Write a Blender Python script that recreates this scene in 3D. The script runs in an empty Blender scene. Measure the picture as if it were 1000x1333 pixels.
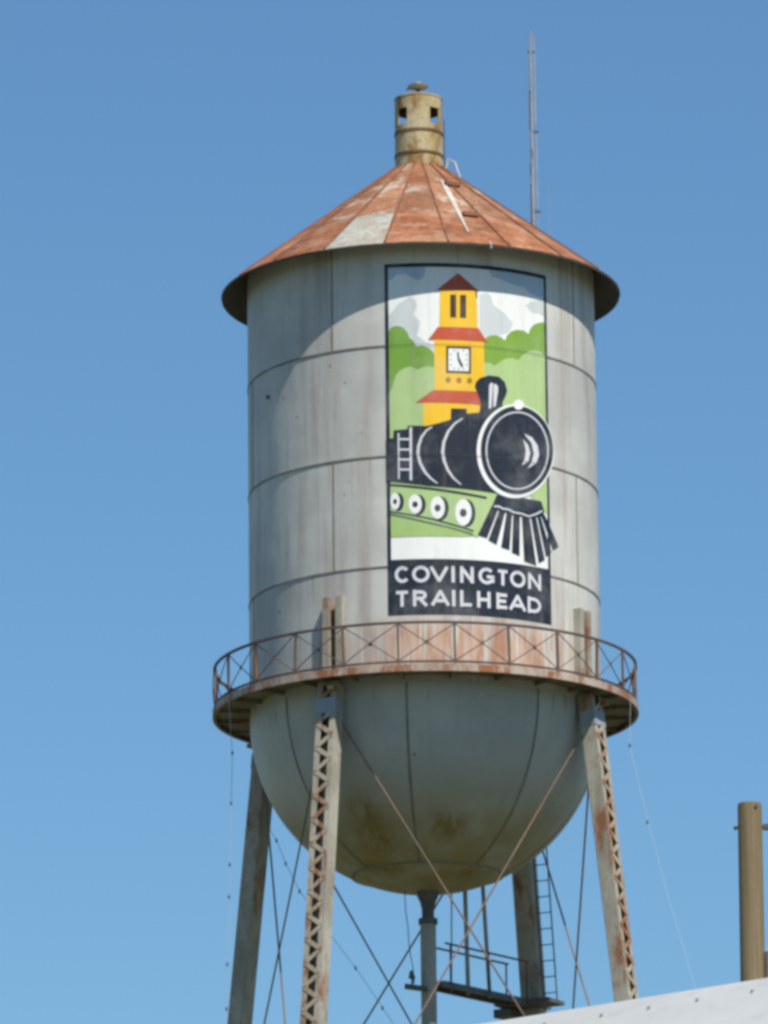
import bpy, bmesh, math, random
from math import sin, cos, pi, radians, sqrt, tan, atan2
from mathutils import Vector, Matrix
random.seed(7)
SC = bpy.context.scene
COL = SC.collection

# ------------------------------------------------------------------ camera
F_PX, D = 9100.0, 174.7          # focal length in photo pixels, metres to the tower axis
CAM = Vector((0, 0, 1.6))
PITCH, YAW, ROLL = radians(14.0), -0.00578, 0.0105
fw = Vector((sin(YAW)*cos(PITCH), cos(YAW)*cos(PITCH), sin(PITCH)))
rt0 = Vector((cos(YAW), -sin(YAW), 0)); up0 = rt0.cross(fw)
upv = up0*cos(ROLL) + rt0*sin(ROLL); rtv = rt0*cos(ROLL) - up0*sin(ROLL)
cd = bpy.data.cameras.new('camera'); cam = bpy.data.objects.new('camera', cd); COL.objects.link(cam)
cd.sensor_fit = 'HORIZONTAL'; cd.sensor_width = 36.0; cd.lens = 36.0*F_PX/1000.0
cd.clip_start = 1.0; cd.clip_end = 20000
m3 = Matrix((rtv, upv, -fw)).transposed()
cam.matrix_world = Matrix.Translation(CAM) @ m3.to_4x4()
SC.camera = cam

# ------------------------------------------------------------------ sky, sun, exposure
SUN_EL, SUN_AZ = radians(56.6), radians(31.5)      # azimuth from "towards the camera" to the right
to_sun = Vector((sin(SUN_AZ)*cos(SUN_EL), -cos(SUN_AZ)*cos(SUN_EL), sin(SUN_EL)))
W = bpy.data.worlds.new('World'); SC.world = W; W.use_nodes = True
nt = W.node_tree; bg = nt.nodes['Background']
sky = nt.nodes.new('ShaderNodeTexSky'); sky.sky_type = 'NISHITA'; sky.sun_disc = False
sky.sun_elevation = SUN_EL; sky.sun_rotation = atan2(to_sun.x, to_sun.y)
sky.altitude = 10; sky.air_density = 1.30; sky.dust_density = 0.0; sky.ozone_density = 10.0
tint = nt.nodes.new('ShaderNodeMix'); tint.data_type = 'RGBA'; tint.blend_type = 'MULTIPLY'; tint.inputs[0].default_value = 1.0
tint.inputs[7].default_value = (0.90, 1.03, 1.02, 1)      # the camera's white balance
nt.links.new(sky.outputs[0], tint.inputs[6]); nt.links.new(tint.outputs[2], bg.inputs['Color']); bg.inputs['Strength'].default_value = 0.084
sl = bpy.data.lights.new('sun', 'SUN'); sl.energy = 5.0; sl.angle = radians(0.5); sl.color = (1.0, 0.94, 0.84)
so = bpy.data.objects.new('sun', sl); COL.objects.link(so)
so.rotation_euler = to_sun.to_track_quat('Z', 'Y').to_euler(); so.location = (30, 60, 90)
SC.view_settings.view_transform = 'Standard'; SC.view_settings.look = 'None'
SC.view_settings.exposure = 0.35; SC.view_settings.gamma = 1.0; SC.view_settings.use_curve_mapping = False
SC.cycles.filter_width = 3.4        # a soft compact-camera lens
SC.cycles.max_bounces = 6; SC.cycles.diffuse_bounces = 4; SC.cycles.transparent_max_bounces = 8

# ------------------------------------------------------------------ photo pixel -> place
AX = Vector((0, D, 0))                       # foot of the tower axis
def ray(x, y):
    return (fw*F_PX + rtv*(x-500) - upv*(y-666.5)).normalized()
def zc(y):                                   # height on the tower axis plane at photo row y
    d = ray(551 + (y-666)*0.0108, y); t = (D-CAM.y)/d.y
    return CAM.z + d.z*t
def on_cyl(x, y, R):                         # photo pixel on the tank wall -> (azimuth, z)
    d = ray(x, y); o = CAM - AX
    a = d.x**2 + d.y**2; b = 2*(o.x*d.x + o.y*d.y); c = o.x**2 + o.y**2 - R*R
    q = max(b*b-4*a*c, 0); t = (-b-sqrt(q))/(2*a); p = o + d*t
    return atan2(p.x, -p.y), CAM.z + d.z*t
def at_dist(x, y, dist):                     # point at a horizontal distance along the pixel's ray
    d = ray(x, y); return CAM + d*(dist/sqrt(d.x**2+d.y**2))
def at_height(x, y, z):
    d = ray(x, y); return CAM + d*((z-CAM.z)/d.z)
def at_depth(x, y, dep):                     # dep: metres behind the tower axis; tower-local
    d = ray(x, y); return CAM + d*((D+dep-CAM.y)/d.y) - AX
def pol(az, r, z=0.0): return Vector((r*sin(az), -r*cos(az), z))

# ------------------------------------------------------------------ objects
def prep(o, label=None, cat=None, group=None, kind=None):
    if label: o['label'] = label
    if cat: o['category'] = cat
    if group: o['group'] = group
    if kind: o['kind'] = kind
    return o
def empty(name, loc=(0, 0, 0)):
    o = bpy.data.objects.new(name, None); COL.objects.link(o); o.location = loc; o.empty_display_size = 0.5
    return o
class MB:
    def __init__(s): s.v = []; s.f = []
    def add(s, vs, fs):
        b = len(s.v); s.v += [Vector(v) for v in vs]; s.f += [tuple(i+b for i in f) for f in fs]; return s
    def beam(s, p, q, w, h, ref=(0, 0, 1)):
        p = Vector(p); q = Vector(q); a = (q-p).normalized(); ref = Vector(ref)
        x = a.cross(ref)
        if x.length < 1e-4: x = a.cross(Vector((1, 0, 0)))
        x.normalize(); y = x.cross(a)
        vs = [c + x*(sx*w/2) + y*(sy*h/2) for c in (p, q) for sx, sy in ((-1, -1), (1, -1), (1, 1), (-1, 1))]
        return s.add(vs, [(0, 3, 2, 1), (4, 5, 6, 7), (0, 1, 5, 4), (1, 2, 6, 5), (2, 3, 7, 6), (3, 0, 4, 7)])
    def tube(s, pts, r, n=8, cap=True):
        pts = [Vector(p) for p in pts]; m = len(pts); rs = r if isinstance(r, (list, tuple)) else [r]*m
        vs = []; x = None
        for i, p in enumerate(pts):
            a = (pts[min(i+1, m-1)] - pts[max(i-1, 0)]).normalized()
            if x is None:
                x = a.cross(Vector((0, 0, 1)))
                if x.length < 1e-3: x = a.cross(Vector((1, 0, 0)))
            x = (x - a*x.dot(a)).normalized(); y = a.cross(x)
            vs += [p + (x*cos(2*pi*k/n) + y*sin(2*pi*k/n))*rs[i] for k in range(n)]
        fs = [(i*n+k, i*n+(k+1) % n, (i+1)*n+(k+1) % n, (i+1)*n+k) for i in range(m-1) for k in range(n)]
        if cap: fs += [tuple(range(n-1, -1, -1)), tuple(range((m-1)*n, m*n))]
        return s.add(vs, fs)
    def revolve(s, prof, a0=0, a1=2*pi, n=96):     # open or closed profile of (r, z)
        full = abs(a1-a0-2*pi) < 1e-6; m = len(prof); cols = n if full else n+1
        vs = [pol(a0+(a1-a0)*i/n, r, z) for i in range(cols) for r, z in prof]
        fs = []
        for i in range(n):
            j = (i+1) % cols
            for k in range(m-1): fs.append((i*m+k, j*m+k, j*m+k+1, i*m+k+1))
        return s.add(vs, fs)
    def block(s, r0, r1, a0, a1, z0, z1, n=8):     # curved solid block
        full = abs(a1-a0-2*pi) < 1e-6
        b = len(s.v); s.revolve([(r1, z0), (r1, z1), (r0, z1), (r0, z0), (r1, z0)], a0, a1, n)
        if not full:
            e = b + n*5; s.f += [(b, b+3, b+2, b+1), (e, e+1, e+2, e+3)]
        return s
    def build(s, name, mat, parent=None, smooth=False, loc=None):
        me = bpy.data.meshes.new(name); me.from_pydata([tuple(v) for v in s.v], [], s.f); me.validate()
        bm = bmesh.new(); bm.from_mesh(me); bmesh.ops.remove_doubles(bm, verts=bm.verts, dist=1e-5)
        bmesh.ops.recalc_face_normals(bm, faces=bm.faces); bm.to_mesh(me); bm.free()
        if smooth:
            me.polygons.foreach_set('use_smooth', [True]*len(me.polygons)); me.set_sharp_from_angle(angle=radians(35))
        me.materials.append(mat)
        o = bpy.data.objects.new(name, me); COL.objects.link(o)
        if parent: o.parent = parent
        if loc is not None: o.location = loc
        return o
def dup(o, parent, mw=None):
    c = o.copy(); COL.objects.link(c); c.parent = parent
    if mw is not None: c.matrix_local = mw
    return c

# ------------------------------------------------------------------ materials
def lin(c): return tuple(((v/255)/12.92 if v/255 <= 0.04045 else ((v/255+0.055)/1.055)**2.4) for v in c)
class N:                                     # small node helper
    def __init__(s, name, rough=0.6, metal=0.0, spec=0.4):
        s.m = bpy.data.materials.new(name); s.m.use_nodes = True; s.t = s.m.node_tree
        s.b = s.t.nodes['Principled BSDF']; s.b.inputs['Roughness'].default_value = rough
        s.b.inputs['Metallic'].default_value = metal; s.b.inputs['Specular IOR Level'].default_value = spec
        s.geo = s.n('ShaderNodeNewGeometry'); s.pos = s.geo.outputs['Position']
    def n(s, t, **kw):
        o = s.t.nodes.new(t)
        for k, v in kw.items(): setattr(o, k, v)
        return o
    def l(s, a, b): s.t.links.new(a, b)
    def math(s, op, a, b=0.0, clamp=False):
        o = s.n('ShaderNodeMath', operation=op, use_clamp=clamp)
        for i, v in enumerate((a, b)):
            if hasattr(v, 'links'): s.l(v, o.inputs[i])
            else: o.inputs[i].default_value = v
        return o.outputs[0]
    def noise(s, scale=(1, 1, 1), detail=4, rough=0.6, loc=(0, 0, 0)):
        mp = s.n('ShaderNodeMapping'); mp.inputs['Scale'].default_value = scale; mp.inputs['Location'].default_value = loc
        s.l(s.pos, mp.inputs['Vector']); t = s.n('ShaderNodeTexNoise'); t.inputs['Scale'].default_value = 1.0
        t.inputs['Detail'].default_value = detail; t.inputs['Roughness'].default_value = rough
        s.l(mp.outputs[0], t.inputs['Vector']); return t.outputs[0]
    def ramp(s, v, a, b, lo=0.0, hi=1.0):
        o = s.n('ShaderNodeMapRange', interpolation_type='SMOOTHSTEP'); s.l(v, o.inputs[0])
        for i, x in enumerate((a, b, lo, hi)): o.inputs[i+1].default_value = x
        return o.outputs[0]
    def mix(s, fac, a, b, mode='MIX'):
        o = s.n('ShaderNodeMix', data_type='RGBA', blend_type=mode)
        for i, v in ((0, fac), (6, a), (7, b)):
            if hasattr(v, 'links'): s.l(v, o.inputs[i])
            else: o.inputs[i].default_value = v if i == 0 else (*v, 1)
        return o.outputs[2]
    def z(s):
        o = s.n('ShaderNodeSeparateXYZ'); s.l(s.pos, o.inputs[0]); return o.outputs[2]
    def rnd(s): return s.n('ShaderNodeObjectInfo').outputs['Random']
    def near(s, p, r, zs=1.0):               # 1 at world point p, 0 beyond r
        sub = s.n('ShaderNodeVectorMath', operation='SUBTRACT'); s.l(s.pos, sub.inputs[0]); sub.inputs[1].default_value = p
        mu = s.n('ShaderNodeVectorMath', operation='MULTIPLY'); s.l(sub.outputs[0], mu.inputs[0]); mu.inputs[1].default_value = (1, 1, zs)
        ln = s.n('ShaderNodeVectorMath', operation='LENGTH'); s.l(mu.outputs[0], ln.inputs[0])
        return s.ramp(ln.outputs[1], r, 0.0)
    def bump(s, h, dist=0.01, strength=0.4):
        o = s.n('ShaderNodeBump'); o.inputs['Distance'].default_value = dist; o.inputs['Strength'].default_value = strength
        s.l(h, o.inputs['Height']); s.l(o.outputs[0], s.b.inputs['Normal'])
    def out(s, col):
        if hasattr(col, 'links'): s.l(col, s.b.inputs['Base Color'])
        else: s.b.inputs['Base Color'].default_value = (*col, 1)
        return s.m
RUST = (0.24, 0.085, 0.035); RUSTD = (0.11, 0.04, 0.02); RUSTL = (0.40, 0.19, 0.10)

# key heights read from the photograph
R = 4.5
z_top = zc(222); z_eave = zc(387); z_s1 = zc(508.5); z_s2 = zc(649); z_s3 = zc(789.5)
z_rail = zc(872); z_fl = zc(929); z_b = zc(937)
R_EAVE, R_BAL, R_CUP = 5.15, 5.45, 0.62

def mat_tank():
    n = N('aged_silver_tank_paint', 0.55, 0.0, 0.35)
    big = n.noise((0.35, 0.35, 0.5), 4, 0.6); st = n.noise((1.9, 1.9, 0.13), 5, 0.6); st2 = n.noise((9, 9, 0.3), 4, 0.6, (3, 1, 0))
    c = n.mix(n.ramp(big, 0.35, 0.68), (0.44, 0.437, 0.41), (0.56, 0.555, 0.515))
    c = n.mix(n.ramp(st, 0.45, 0.72, 0, 0.75), c, (0.335, 0.285, 0.255))
    c = n.mix(n.ramp(st2, 0.52, 0.78, 0, 0.22), c, (0.56, 0.56, 0.54))
    pt = n.mix(n.rnd(), (0.90, 0.90, 0.90), (1.04, 1.04, 1.03)); c = n.mix(1.0, c, pt, 'MULTIPLY')
    # long run-down rust, most of it above the balcony
    zz = n.z(); low = n.ramp(zz, z_fl+2.9, z_fl+0.4); lo2 = n.math('MULTIPLY', n.ramp(zz, z_fl+1.75, z_fl+1.0), n.ramp(zz, z_fl-0.05, z_fl+0.15))
    rs = n.noise((2.6, 2.6, 0.10), 5, 0.7, (11, 4, 0)); rf = n.noise((7, 7, 0.35), 5, 0.65, (5, 9, 2))
    m1 = n.math('MULTIPLY', n.ramp(rs, 0.56, 0.72), n.math('ADD', n.math('MULTIPLY', low, 0.45), 0.42))
    c = n.mix(m1, c, (0.36, 0.25, 0.19))
    px, py = pol(radians(17), R).x, pol(radians(17), R).y + D
    spot = n.near((px, py, z_fl+0.75), 4.1, 0.35)
    m2 = n.math('MULTIPLY', n.math('MULTIPLY', n.ramp(rf, 0.34, 0.52), lo2), n.math('MULTIPLY', spot, 1.6, True), True)
    c = n.mix(n.math('MULTIPLY', m2, 0.85), c, n.mix(n.ramp(n.noise((3, 3, 0.8), 4, 0.6, (4, 4, 1)), 0.38, 0.62), (0.34, 0.15, 0.075), (0.50, 0.31, 0.21)))
    wh = n.math('MULTIPLY', n.math('MULTIPLY', n.ramp(n.noise((4, 4, 0.2), 3, 0.5, (2, 7, 0)), 0.54, 0.64), lo2), n.math('MULTIPLY', spot, 1.8, True), True)
    c = n.mix(n.math('MULTIPLY', wh, 0.75), c, (0.66, 0.61, 0.55))
    for zs_, dep_ in ((z_s1, 1.3), (z_s2, 1.6), (z_s3, 1.2)):      # runs that start at the course joints
        run = n.math('MULTIPLY', n.math('MULTIPLY', n.ramp(zz, zs_-dep_, zs_), n.math('LESS_THAN', zz, zs_)), n.ramp(n.noise((8, 8, 0.12), 4, 0.6, (zs_, 3, 0)), 0.54, 0.70))
        c = n.mix(n.math('MULTIPLY', run, 0.55), c, (0.25, 0.19, 0.145))
    sp = n.ramp(n.noise((5, 5, 4), 3, 0.5, (8, 8, 8)), 0.735, 0.76)
    c = n.mix(sp, c, (0.12, 0.09, 0.07))
    n.bump(n.noise((0.9, 0.9, 0.6), 3, 0.5), 0.06, 0.35)
    return n.out(c)
def mat_bowl():
    n = N('grey_bowl_paint', 0.5, 0.0, 0.35)
    big = n.noise((0.5, 0.5, 0.5), 4, 0.6); st = n.noise((3, 3, 0.35), 5, 0.65)
    c = n.mix(n.ramp(big, 0.35, 0.68), (0.35, 0.36, 0.33), (0.43, 0.435, 0.40))
    c = n.mix(n.ramp(st, 0.5, 0.75, 0, 0.35), c, (0.27, 0.27, 0.23))
    pt = n.mix(n.rnd(), (0.92, 0.92, 0.92), (1.05, 1.05, 1.05)); c = n.mix(1.0, c, pt, 'MULTIPLY')
    ol = n.noise((0.9, 0.9, 0.9), 4, 0.6, (4, 2, 6))
    low_olive = n.math('MULTIPLY', n.ramp(n.z(), z_b-1.6, z_b-4.2), n.ramp(ol, 0.25, 0.60, 0.45, 1.0))  # olive tint, stronger towards the bottom of the bowl
    c = n.mix(low_olive, c, (0.25, 0.215, 0.085))
    for (x, y, rr, zs) in ((581, 1076, 0.95, 1.4), (490, 1090, 0.95, 0.7), (472, 1058, 0.75, 0.7), (500, 1133, 0.8, 1.2), (612, 1135, 0.5, 1.2)):
        d = ray(x, y); o = CAM - Vector((0, D, z_b)); b = o.dot(d); q = max(b*b-(o.dot(o)-R*R), 0); p = CAM + d*(-b-sqrt(q))
        k = n.math('MULTIPLY', n.near(tuple(p), rr, zs), n.ramp(n.noise((3.4, 2.0, 0.7), 5, 0.7, (x*0.37, 0, 0)), 0.30, 0.58))
        c = n.mix(n.math('MULTIPLY', k, 0.95), c, (0.19, 0.12, 0.012))
    rs = n.math('MULTIPLY', n.ramp(n.noise((5, 5, 0.5), 4, 0.6, (1, 5, 1)), 0.58, 0.72), n.ramp(n.z(), z_b-1.3, z_b-0.2))
    c = n.mix(n.math('MULTIPLY', rs, 0.55), c, (0.20, 0.13, 0.09))
    c = n.mix(n.ramp(n.noise((6, 6, 6), 2, 0.5, (8, 1, 8)), 0.755, 0.775), c, (0.10, 0.08, 0.06))
    return n.out(c)
def mat_roof(name, a, b, pale, amt):
    n = N(name, 0.75, 0.0, 0.25)
    big = n.noise((0.9, 0.9, 1.6), 5, 0.65); f = n.noise((5, 5, 5), 5, 0.7, (3, 3, 3))
    c = n.mix(n.ramp(big, 0.34, 0.66), a, b)
    c = n.mix(n.ramp(f, 0.42, 0.68, 0, 0.65), c, tuple(v*0.5 for v in a))
    p = n.noise((1.3, 1.3, 1.3), 5, 0.7, (9, 2, 5)); c = n.mix(n.math('MULTIPLY', n.ramp(p, 0.52, 0.60), amt), c, pale)
    pt = n.mix(n.rnd(), (0.84, 0.84, 0.84), (1.12, 1.10, 1.08)); c = n.mix(1.0, c, pt, 'MULTIPLY')
    n.bump(f, 0.01, 0.3); return n.out(c)
def mat_steel(name, base, dark, rust_lo, rust_hi, rust=RUST, rough=0.6, sc=2.0):
    n = N(name, rough, 0.0, 0.3)
    c = n.mix(n.ramp(n.noise((sc, sc, sc*0.5), 4, 0.6), 0.35, 0.68), dark, base)
    r = n.noise((sc*1.1, sc*1.1, sc*0.45), 6, 0.72, (6, 1, 3)); c = n.mix(n.ramp(r, rust_lo, rust_hi), c, rust)
    f = n.noise((14, 14, 9), 3, 0.6, (1, 1, 1)); c = n.mix(n.ramp(f, 0.5, 0.8, 0, 0.45), c, tuple(v*0.5 for v in rust))
    return n.out(c)
def mat_paint(name, rgb, rough=0.55, var=0.10):
    n = N(name, rough, 0.0, 0.25); c0 = lin(rgb)
    s_ = n.noise((2.5, 2.5, 0.35), 4, 0.6); c = n.mix(n.ramp(s_, 0.4, 0.75, 0, 1.0), c0, tuple(v*(1-var*1.6) for v in c0))
    c = n.mix(n.ramp(n.noise((0.8, 0.8, 0.9), 4, 0.65, (7, 7, 1)), 0.42, 0.72, 0.0, 0.16), c, (0.55, 0.55, 0.53))     # chalked, sun-faded paint
    c = n.mix(n.ramp(n.noise((6, 6, 0.2), 5, 0.65, (2, 5, 0)), 0.52, 0.74, 0.0, 0.22), c, (0.24, 0.22, 0.19))         # grime runs
    n.bump(n.noise((0.9, 0.9, 0.6), 3, 0.5), 0.06, 0.35)
    return n.out(c)
M = {}
M['tank'] = mat_tank(); M['bowl'] = mat_bowl()
M['roof'] = mat_roof('rusted_roof_sheet', (0.225, 0.082, 0.035), (0.335, 0.142, 0.068), (0.36, 0.25, 0.18), 0.40)
M['roof_pale'] = mat_roof('peeling_roof_sheet', (0.24, 0.105, 0.052), (0.33, 0.165, 0.095), (0.39, 0.32, 0.25), 0.85)
M['roof_bare'] = mat_roof('bare_galvanised_roof_sheet', (0.29, 0.285, 0.245), (0.35, 0.345, 0.30), (0.30, 0.19, 0.12), 0.35)
M['roof_under'] = mat_steel('dark_rusted_roof_underside', (0.09, 0.075, 0.06), (0.06, 0.05, 0.045), 0.55, 0.75, RUSTD)
M['seam'] = mat_steel('grimy_weld_seam', (0.22, 0.21, 0.185), (0.14, 0.13, 0.11), 0.52, 0.70, (0.2, 0.12, 0.07))
M['seam_strip'] = mat_steel('rust_stained_plate_joint', (0.30, 0.28, 0.25), (0.22, 0.20, 0.17), 0.48, 0.66, (0.24, 0.15, 0.09))
M['roof_seam'] = mat_steel('rust_brown_roof_seam', (0.25, 0.11, 0.06), (0.16, 0.07, 0.04), 0.5, 0.7, RUSTD)
M['cup'] = mat_steel('rust_stained_cream_paint', (0.47, 0.41, 0.26), (0.36, 0.27, 0.12), 0.46, 0.62, (0.24, 0.12, 0.035), 0.6, 1.9)
M['cup_band'] = mat_steel('rusty_band', (0.20, 0.11, 0.05), (0.13, 0.07, 0.03), 0.5, 0.65, RUSTD)
M['leg'] = mat_steel('rust_bitten_cream_leg_paint', (0.40, 0.38, 0.315), (0.28, 0.255, 0.205), 0.50, 0.64, (0.25, 0.11, 0.05), 0.6, 1.3)
M['lace'] = mat_steel('rusty_lacing_paint', (0.42, 0.38, 0.30), (0.33, 0.26, 0.18), 0.46, 0.62, (0.25, 0.11, 0.05), 0.6, 1.6)
M['gusset'] = mat_steel('galvanised_gusset', (0.30, 0.33, 0.36), (0.24, 0.27, 0.30), 0.68, 0.8)
M['rod'] = mat_steel('rust_brown_rod', (0.20, 0.14, 0.10), (0.14, 0.105, 0.085), 0.5, 0.62, (0.22, 0.105, 0.05), 0.6, 0.8)
M['rail'] = mat_steel('dark_rusted_railing', (0.10, 0.075, 0.07), (0.065, 0.055, 0.06), 0.52, 0.68, (0.20, 0.085, 0.04), 0.6, 1.5)
M['post'] = mat_steel('rusted_railing_post', (0.15, 0.105, 0.085), (0.10, 0.075, 0.07), 0.48, 0.62, (0.22, 0.095, 0.045), 0.6, 1.5)
M['fascia'] = mat_steel('rust_streaked_balcony_edge', (0.46, 0.40, 0.34), (0.33, 0.25, 0.20), 0.44, 0.60, (0.26, 0.11, 0.05), 0.6, 1.6)
M['floor'] = mat_steel('olive_grime_balcony_floor', (0.22, 0.20, 0.13), (0.15, 0.13, 0.08), 0.52, 0.68, (0.16, 0.07, 0.03), 0.7, 1.8)
M['riser'] = mat_steel('grey_riser_paint', (0.36, 0.35, 0.30), (0.27, 0.26, 0.21), 0.64, 0.76, (0.24, 0.14, 0.07), 0.55, 1.2)
M['strip'] = mat_steel('bright_galvanised_strip', (0.52, 0.50, 0.46), (0.42, 0.38, 0.33), 0.58, 0.72, (0.36, 0.22, 0.14), 0.6, 3.0)
M['dark'] = mat_steel('dark_weathered_and_shaded_steel', (0.12, 0.12, 0.11), (0.08, 0.08, 0.075), 0.58, 0.72, RUSTD)
M['pale'] = mat_steel('pale_galvanised_tube', (0.55, 0.53, 0.50), (0.44, 0.42, 0.40), 0.66, 0.78, (0.3, 0.2, 0.14))

# ------------------------------------------------------------------ ground
def mat_ground():
    n = N('dry_grass_and_gravel_ground', 0.9, 0.0, 0.2)
    c = n.mix(n.ramp(n.noise((0.05, 0.05, 0.05), 5, 0.6), 0.40, 0.58), (0.055, 0.075, 0.028), (0.14, 0.13, 0.10))
    c = n.mix(n.ramp(n.noise((3, 3, 3), 4, 0.6), 0.4, 0.7, 0, 0.4), c, (0.09, 0.08, 0.05)); return n.out(c)
g = MB().add([(-9000, -9000, 0), (9000, -9000, 0), (9000, 9000, 0), (-9000, 9000, 0)], [(0, 1, 2, 3)]).build('ground', mat_ground())
prep(g, kind='structure')

# ================================================================== WATER TOWER
T = empty('water_tower', AX)
prep(T, 'tall silver-grey water tower with rusty conical roof, painted locomotive mural and lattice legs', 'water tower')

# ---- tank: an inner shell that carries the wall plates, one object each
z_wall = z_eave + 0.46
tank = MB().revolve([(R-0.05, z_b), (R-0.05, z_wall), (0.0, z_wall)], n=120).build('tank', M['seam'], T, True)
MUR_A0, MUR_A1 = on_cyl(503, 570, R)[0], on_cyl(714.5, 580, R)[0]
courses = [(z_s1, z_wall, -30), (z_s2, z_s1, 15), (z_s3, z_s2, -30), (z_b, z_s3, 15)]
for z0, z1, off in courses:
    for k in range(4):
        a0 = radians(off+90*k); a1 = a0 + pi/2
        MB().block(R-0.03, R, a0+0.0008, a1-0.0008, z0+0.004, z1-0.004, 45).build('plate', M['tank'], tank, True)
        if not (MUR_A0 < (a0 if a0 < pi else a0-2*pi) < MUR_A1):
            MB().block(R-0.01, R+0.012, a0-0.005, a0+0.005, z0+0.03, z1-0.03, 2).build('seam_strip', M['seam_strip'], tank)
for z in (z_s1, z_s2, z_s3):
    MB().block(R-0.01, R+0.016, MUR_A1, MUR_A0+2*pi, z-0.022, z+0.022, 150).build('seam_band', M['seam'], tank, True)
a, z = on_cyl(350, 517, R)
MB().tube([pol(a, R-0.02, z), pol(a, R+0.06, z)], 0.05, 10).build('plug', M['dark'], tank)

# ---- bowl: eight gores and a bottom dish
zr = z_b - sqrt(R*R-1.92**2)
bowl = MB().revolve([((R-0.05)*cos(t), z_b-(R-0.05)*sin(t)) for t in [radians(90*i/24) for i in range(25)]], n=96).build('bowl', M['seam'], T, True)
t_end = math.acos(1.92/R)
for k in range(8):
    a0 = radians(-6+45*k); a1 = a0 + pi/4
    prof = [(R*cos(t_end*i/20), z_b-R*sin(t_end*i/20)) for i in range(21)]
    MB().revolve(prof, a0, a1, 24).build('bowl_plate', M['bowl'], bowl, True)
    MB().add([pol(a0+s*0.006/max(cos(t_end*i/20), 0.35), (R+0.012)*cos(t_end*i/20), z_b-(R+0.012)*sin(t_end*i/20)) for i in range(21) for s in (-1, 1)],
             [(2*i, 2*i+1, 2*i+3, 2*i+2) for i in range(20)]).build('bowl_seam', M['seam'], bowl)
MB().revolve([((R-0.004)*cos(t_end+(pi/2-t_end)*i/10), z_b-(R-0.004)*sin(t_end+(pi/2-t_end)*i/10)) for i in range(11)], n=72).build('bottom_dish', M['bowl'], bowl, True)
MB().block(1.88, 1.945, 0, 2*pi, zr-0.02, zr+0.03, 72).build('dish_seam', M['seam'], bowl, True)

# ---- roof
def cone_z(r): return z_eave + (R_EAVE-r)/(R_EAVE-R_CUP)*(z_top-z_eave)
nrm_r, nrm_z = (z_top-z_eave), (R_EAVE-R_CUP); ln = sqrt(nrm_r**2+nrm_z**2); nrm_r /= ln; nrm_z /= ln
roof = MB().revolve([(R-0.02, cone_z(R)-0.02), (R_EAVE-0.02, cone_z(R_EAVE)-0.02), (R_EAVE, z_eave-0.05), (R_EAVE+0.015, z_eave-0.05), (R_EAVE+0.015, z_eave-0.005),
                     (R_CUP*0.5, cone_z(R_CUP*0.5)-0.01)], n=160).build('roof', M['roof_under'], T, True)
tiers = [0.58, 1.75, 3.45, R_EAVE+0.02]
pale = {(-28, 0): 'roof_pale', (-28, 1): 'roof_pale', (-28, 2): 'roof_bare', (-46, 1): 'roof_pale', (8, 0): 'roof_pale', (8, 1): 'roof_pale', (26, 1): 'roof_pale', (44, 1): 'roof_pale', (-10, 1): 'roof_pale'}
for k in range(20):
    deg = -10 + 18*k; dn = deg if deg < 180 else deg-360; a0 = radians(deg); a1 = radians(deg+18)
    for t in range(3):
        r0, r1 = tiers[t]-0.03, tiers[t+1]; lift = 0.016 + 0.006*(2-t)
        def P(az, r, e): return pol(az, r+nrm_r*e, cone_z(r)+nrm_z*e)
        m = MB(); ns = 5; vs = []
        for i in range(ns+1):
            az = a0+(a1-a0)*i/ns; az = a0+0.002+(a1-a0-0.004)*i/ns
            vs += [P(az, r0, lift), P(az, r1, lift), P(az, r1, lift-0.014), P(az, r0, lift-0.014)]
        fs = [(4*i+j, 4*i+(j+1) % 4, 4*i+4+(j+1) % 4, 4*i+4+j) for i in range(ns) for j in range(4)] + [(0, 3, 2, 1), (4*ns, 4*ns+1, 4*ns+2, 4*ns+3)]
        m.add(vs, fs).build('roof_sheet', M[pale.get((dn, t), 'roof')], roof)
    p, q = P(a0, 0.62, 0.04), P(a0, R_EAVE-0.01, 0.03)
    MB().beam(p, q, 0.045, 0.04).build('roof_seam', M['roof_seam'], roof)
# ladder strip with two step brackets on the right-hand slope
az = radians(14.5)
def PP(a, r, e): return pol(a, r+nrm_r*e, cone_z(r)+nrm_z*e)
sv = []
for k_, (r_, d_, w_) in enumerate(((1.6, 20.4, 0.05), (1.85, 19.8, 0.09), (2.3, 18.6, 0.16), (2.8, 17.6, 0.14), (3.4, 16.6, 0.10), (4.0, 15.9, 0.06), (4.6, 15.4, 0.03))):
    for e_ in (0.028, 0.046):
        for sg in (-1, 1): sv.append(PP(radians(d_)+sg*w_/2/r_, r_, e_))
MB().add(sv, [(0, 1, 3, 2), (24, 26, 27, 25)] + [f_ for k_ in range(6) for f_ in ((4*k_+2, 4*k_+3, 4*k_+7, 4*k_+6), (4*k_, 4*k_+4, 4*k_+5, 4*k_+1), (4*k_, 4*k_+2, 4*k_+6, 4*k_+4), (4*k_+1, 4*k_+5, 4*k_+7, 4*k_+3))]).build('ladder_strip', M['strip'], roof)
for x, y in ((588, 243), (612, 282)):
    best = min(((at_depth(x, y, -dd/100) for dd in range(50, 520))), key=lambda p: abs(p.z - cone_z(sqrt(p.x**2+p.y**2))))
    a = atan2(best.x, -best.y); r = sqrt(best.x**2+best.y**2); tg = Vector((cos(a), sin(a), 0))
    c = PP(a, r, 0.07)
    MB().beam(c-tg*0.21, c+tg*0.21, 0.14, 0.10).build('step_bracket', M['roof_seam'], roof)
c = pol(radians(20.0), R_EAVE+0.02, z_eave-0.02)
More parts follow.
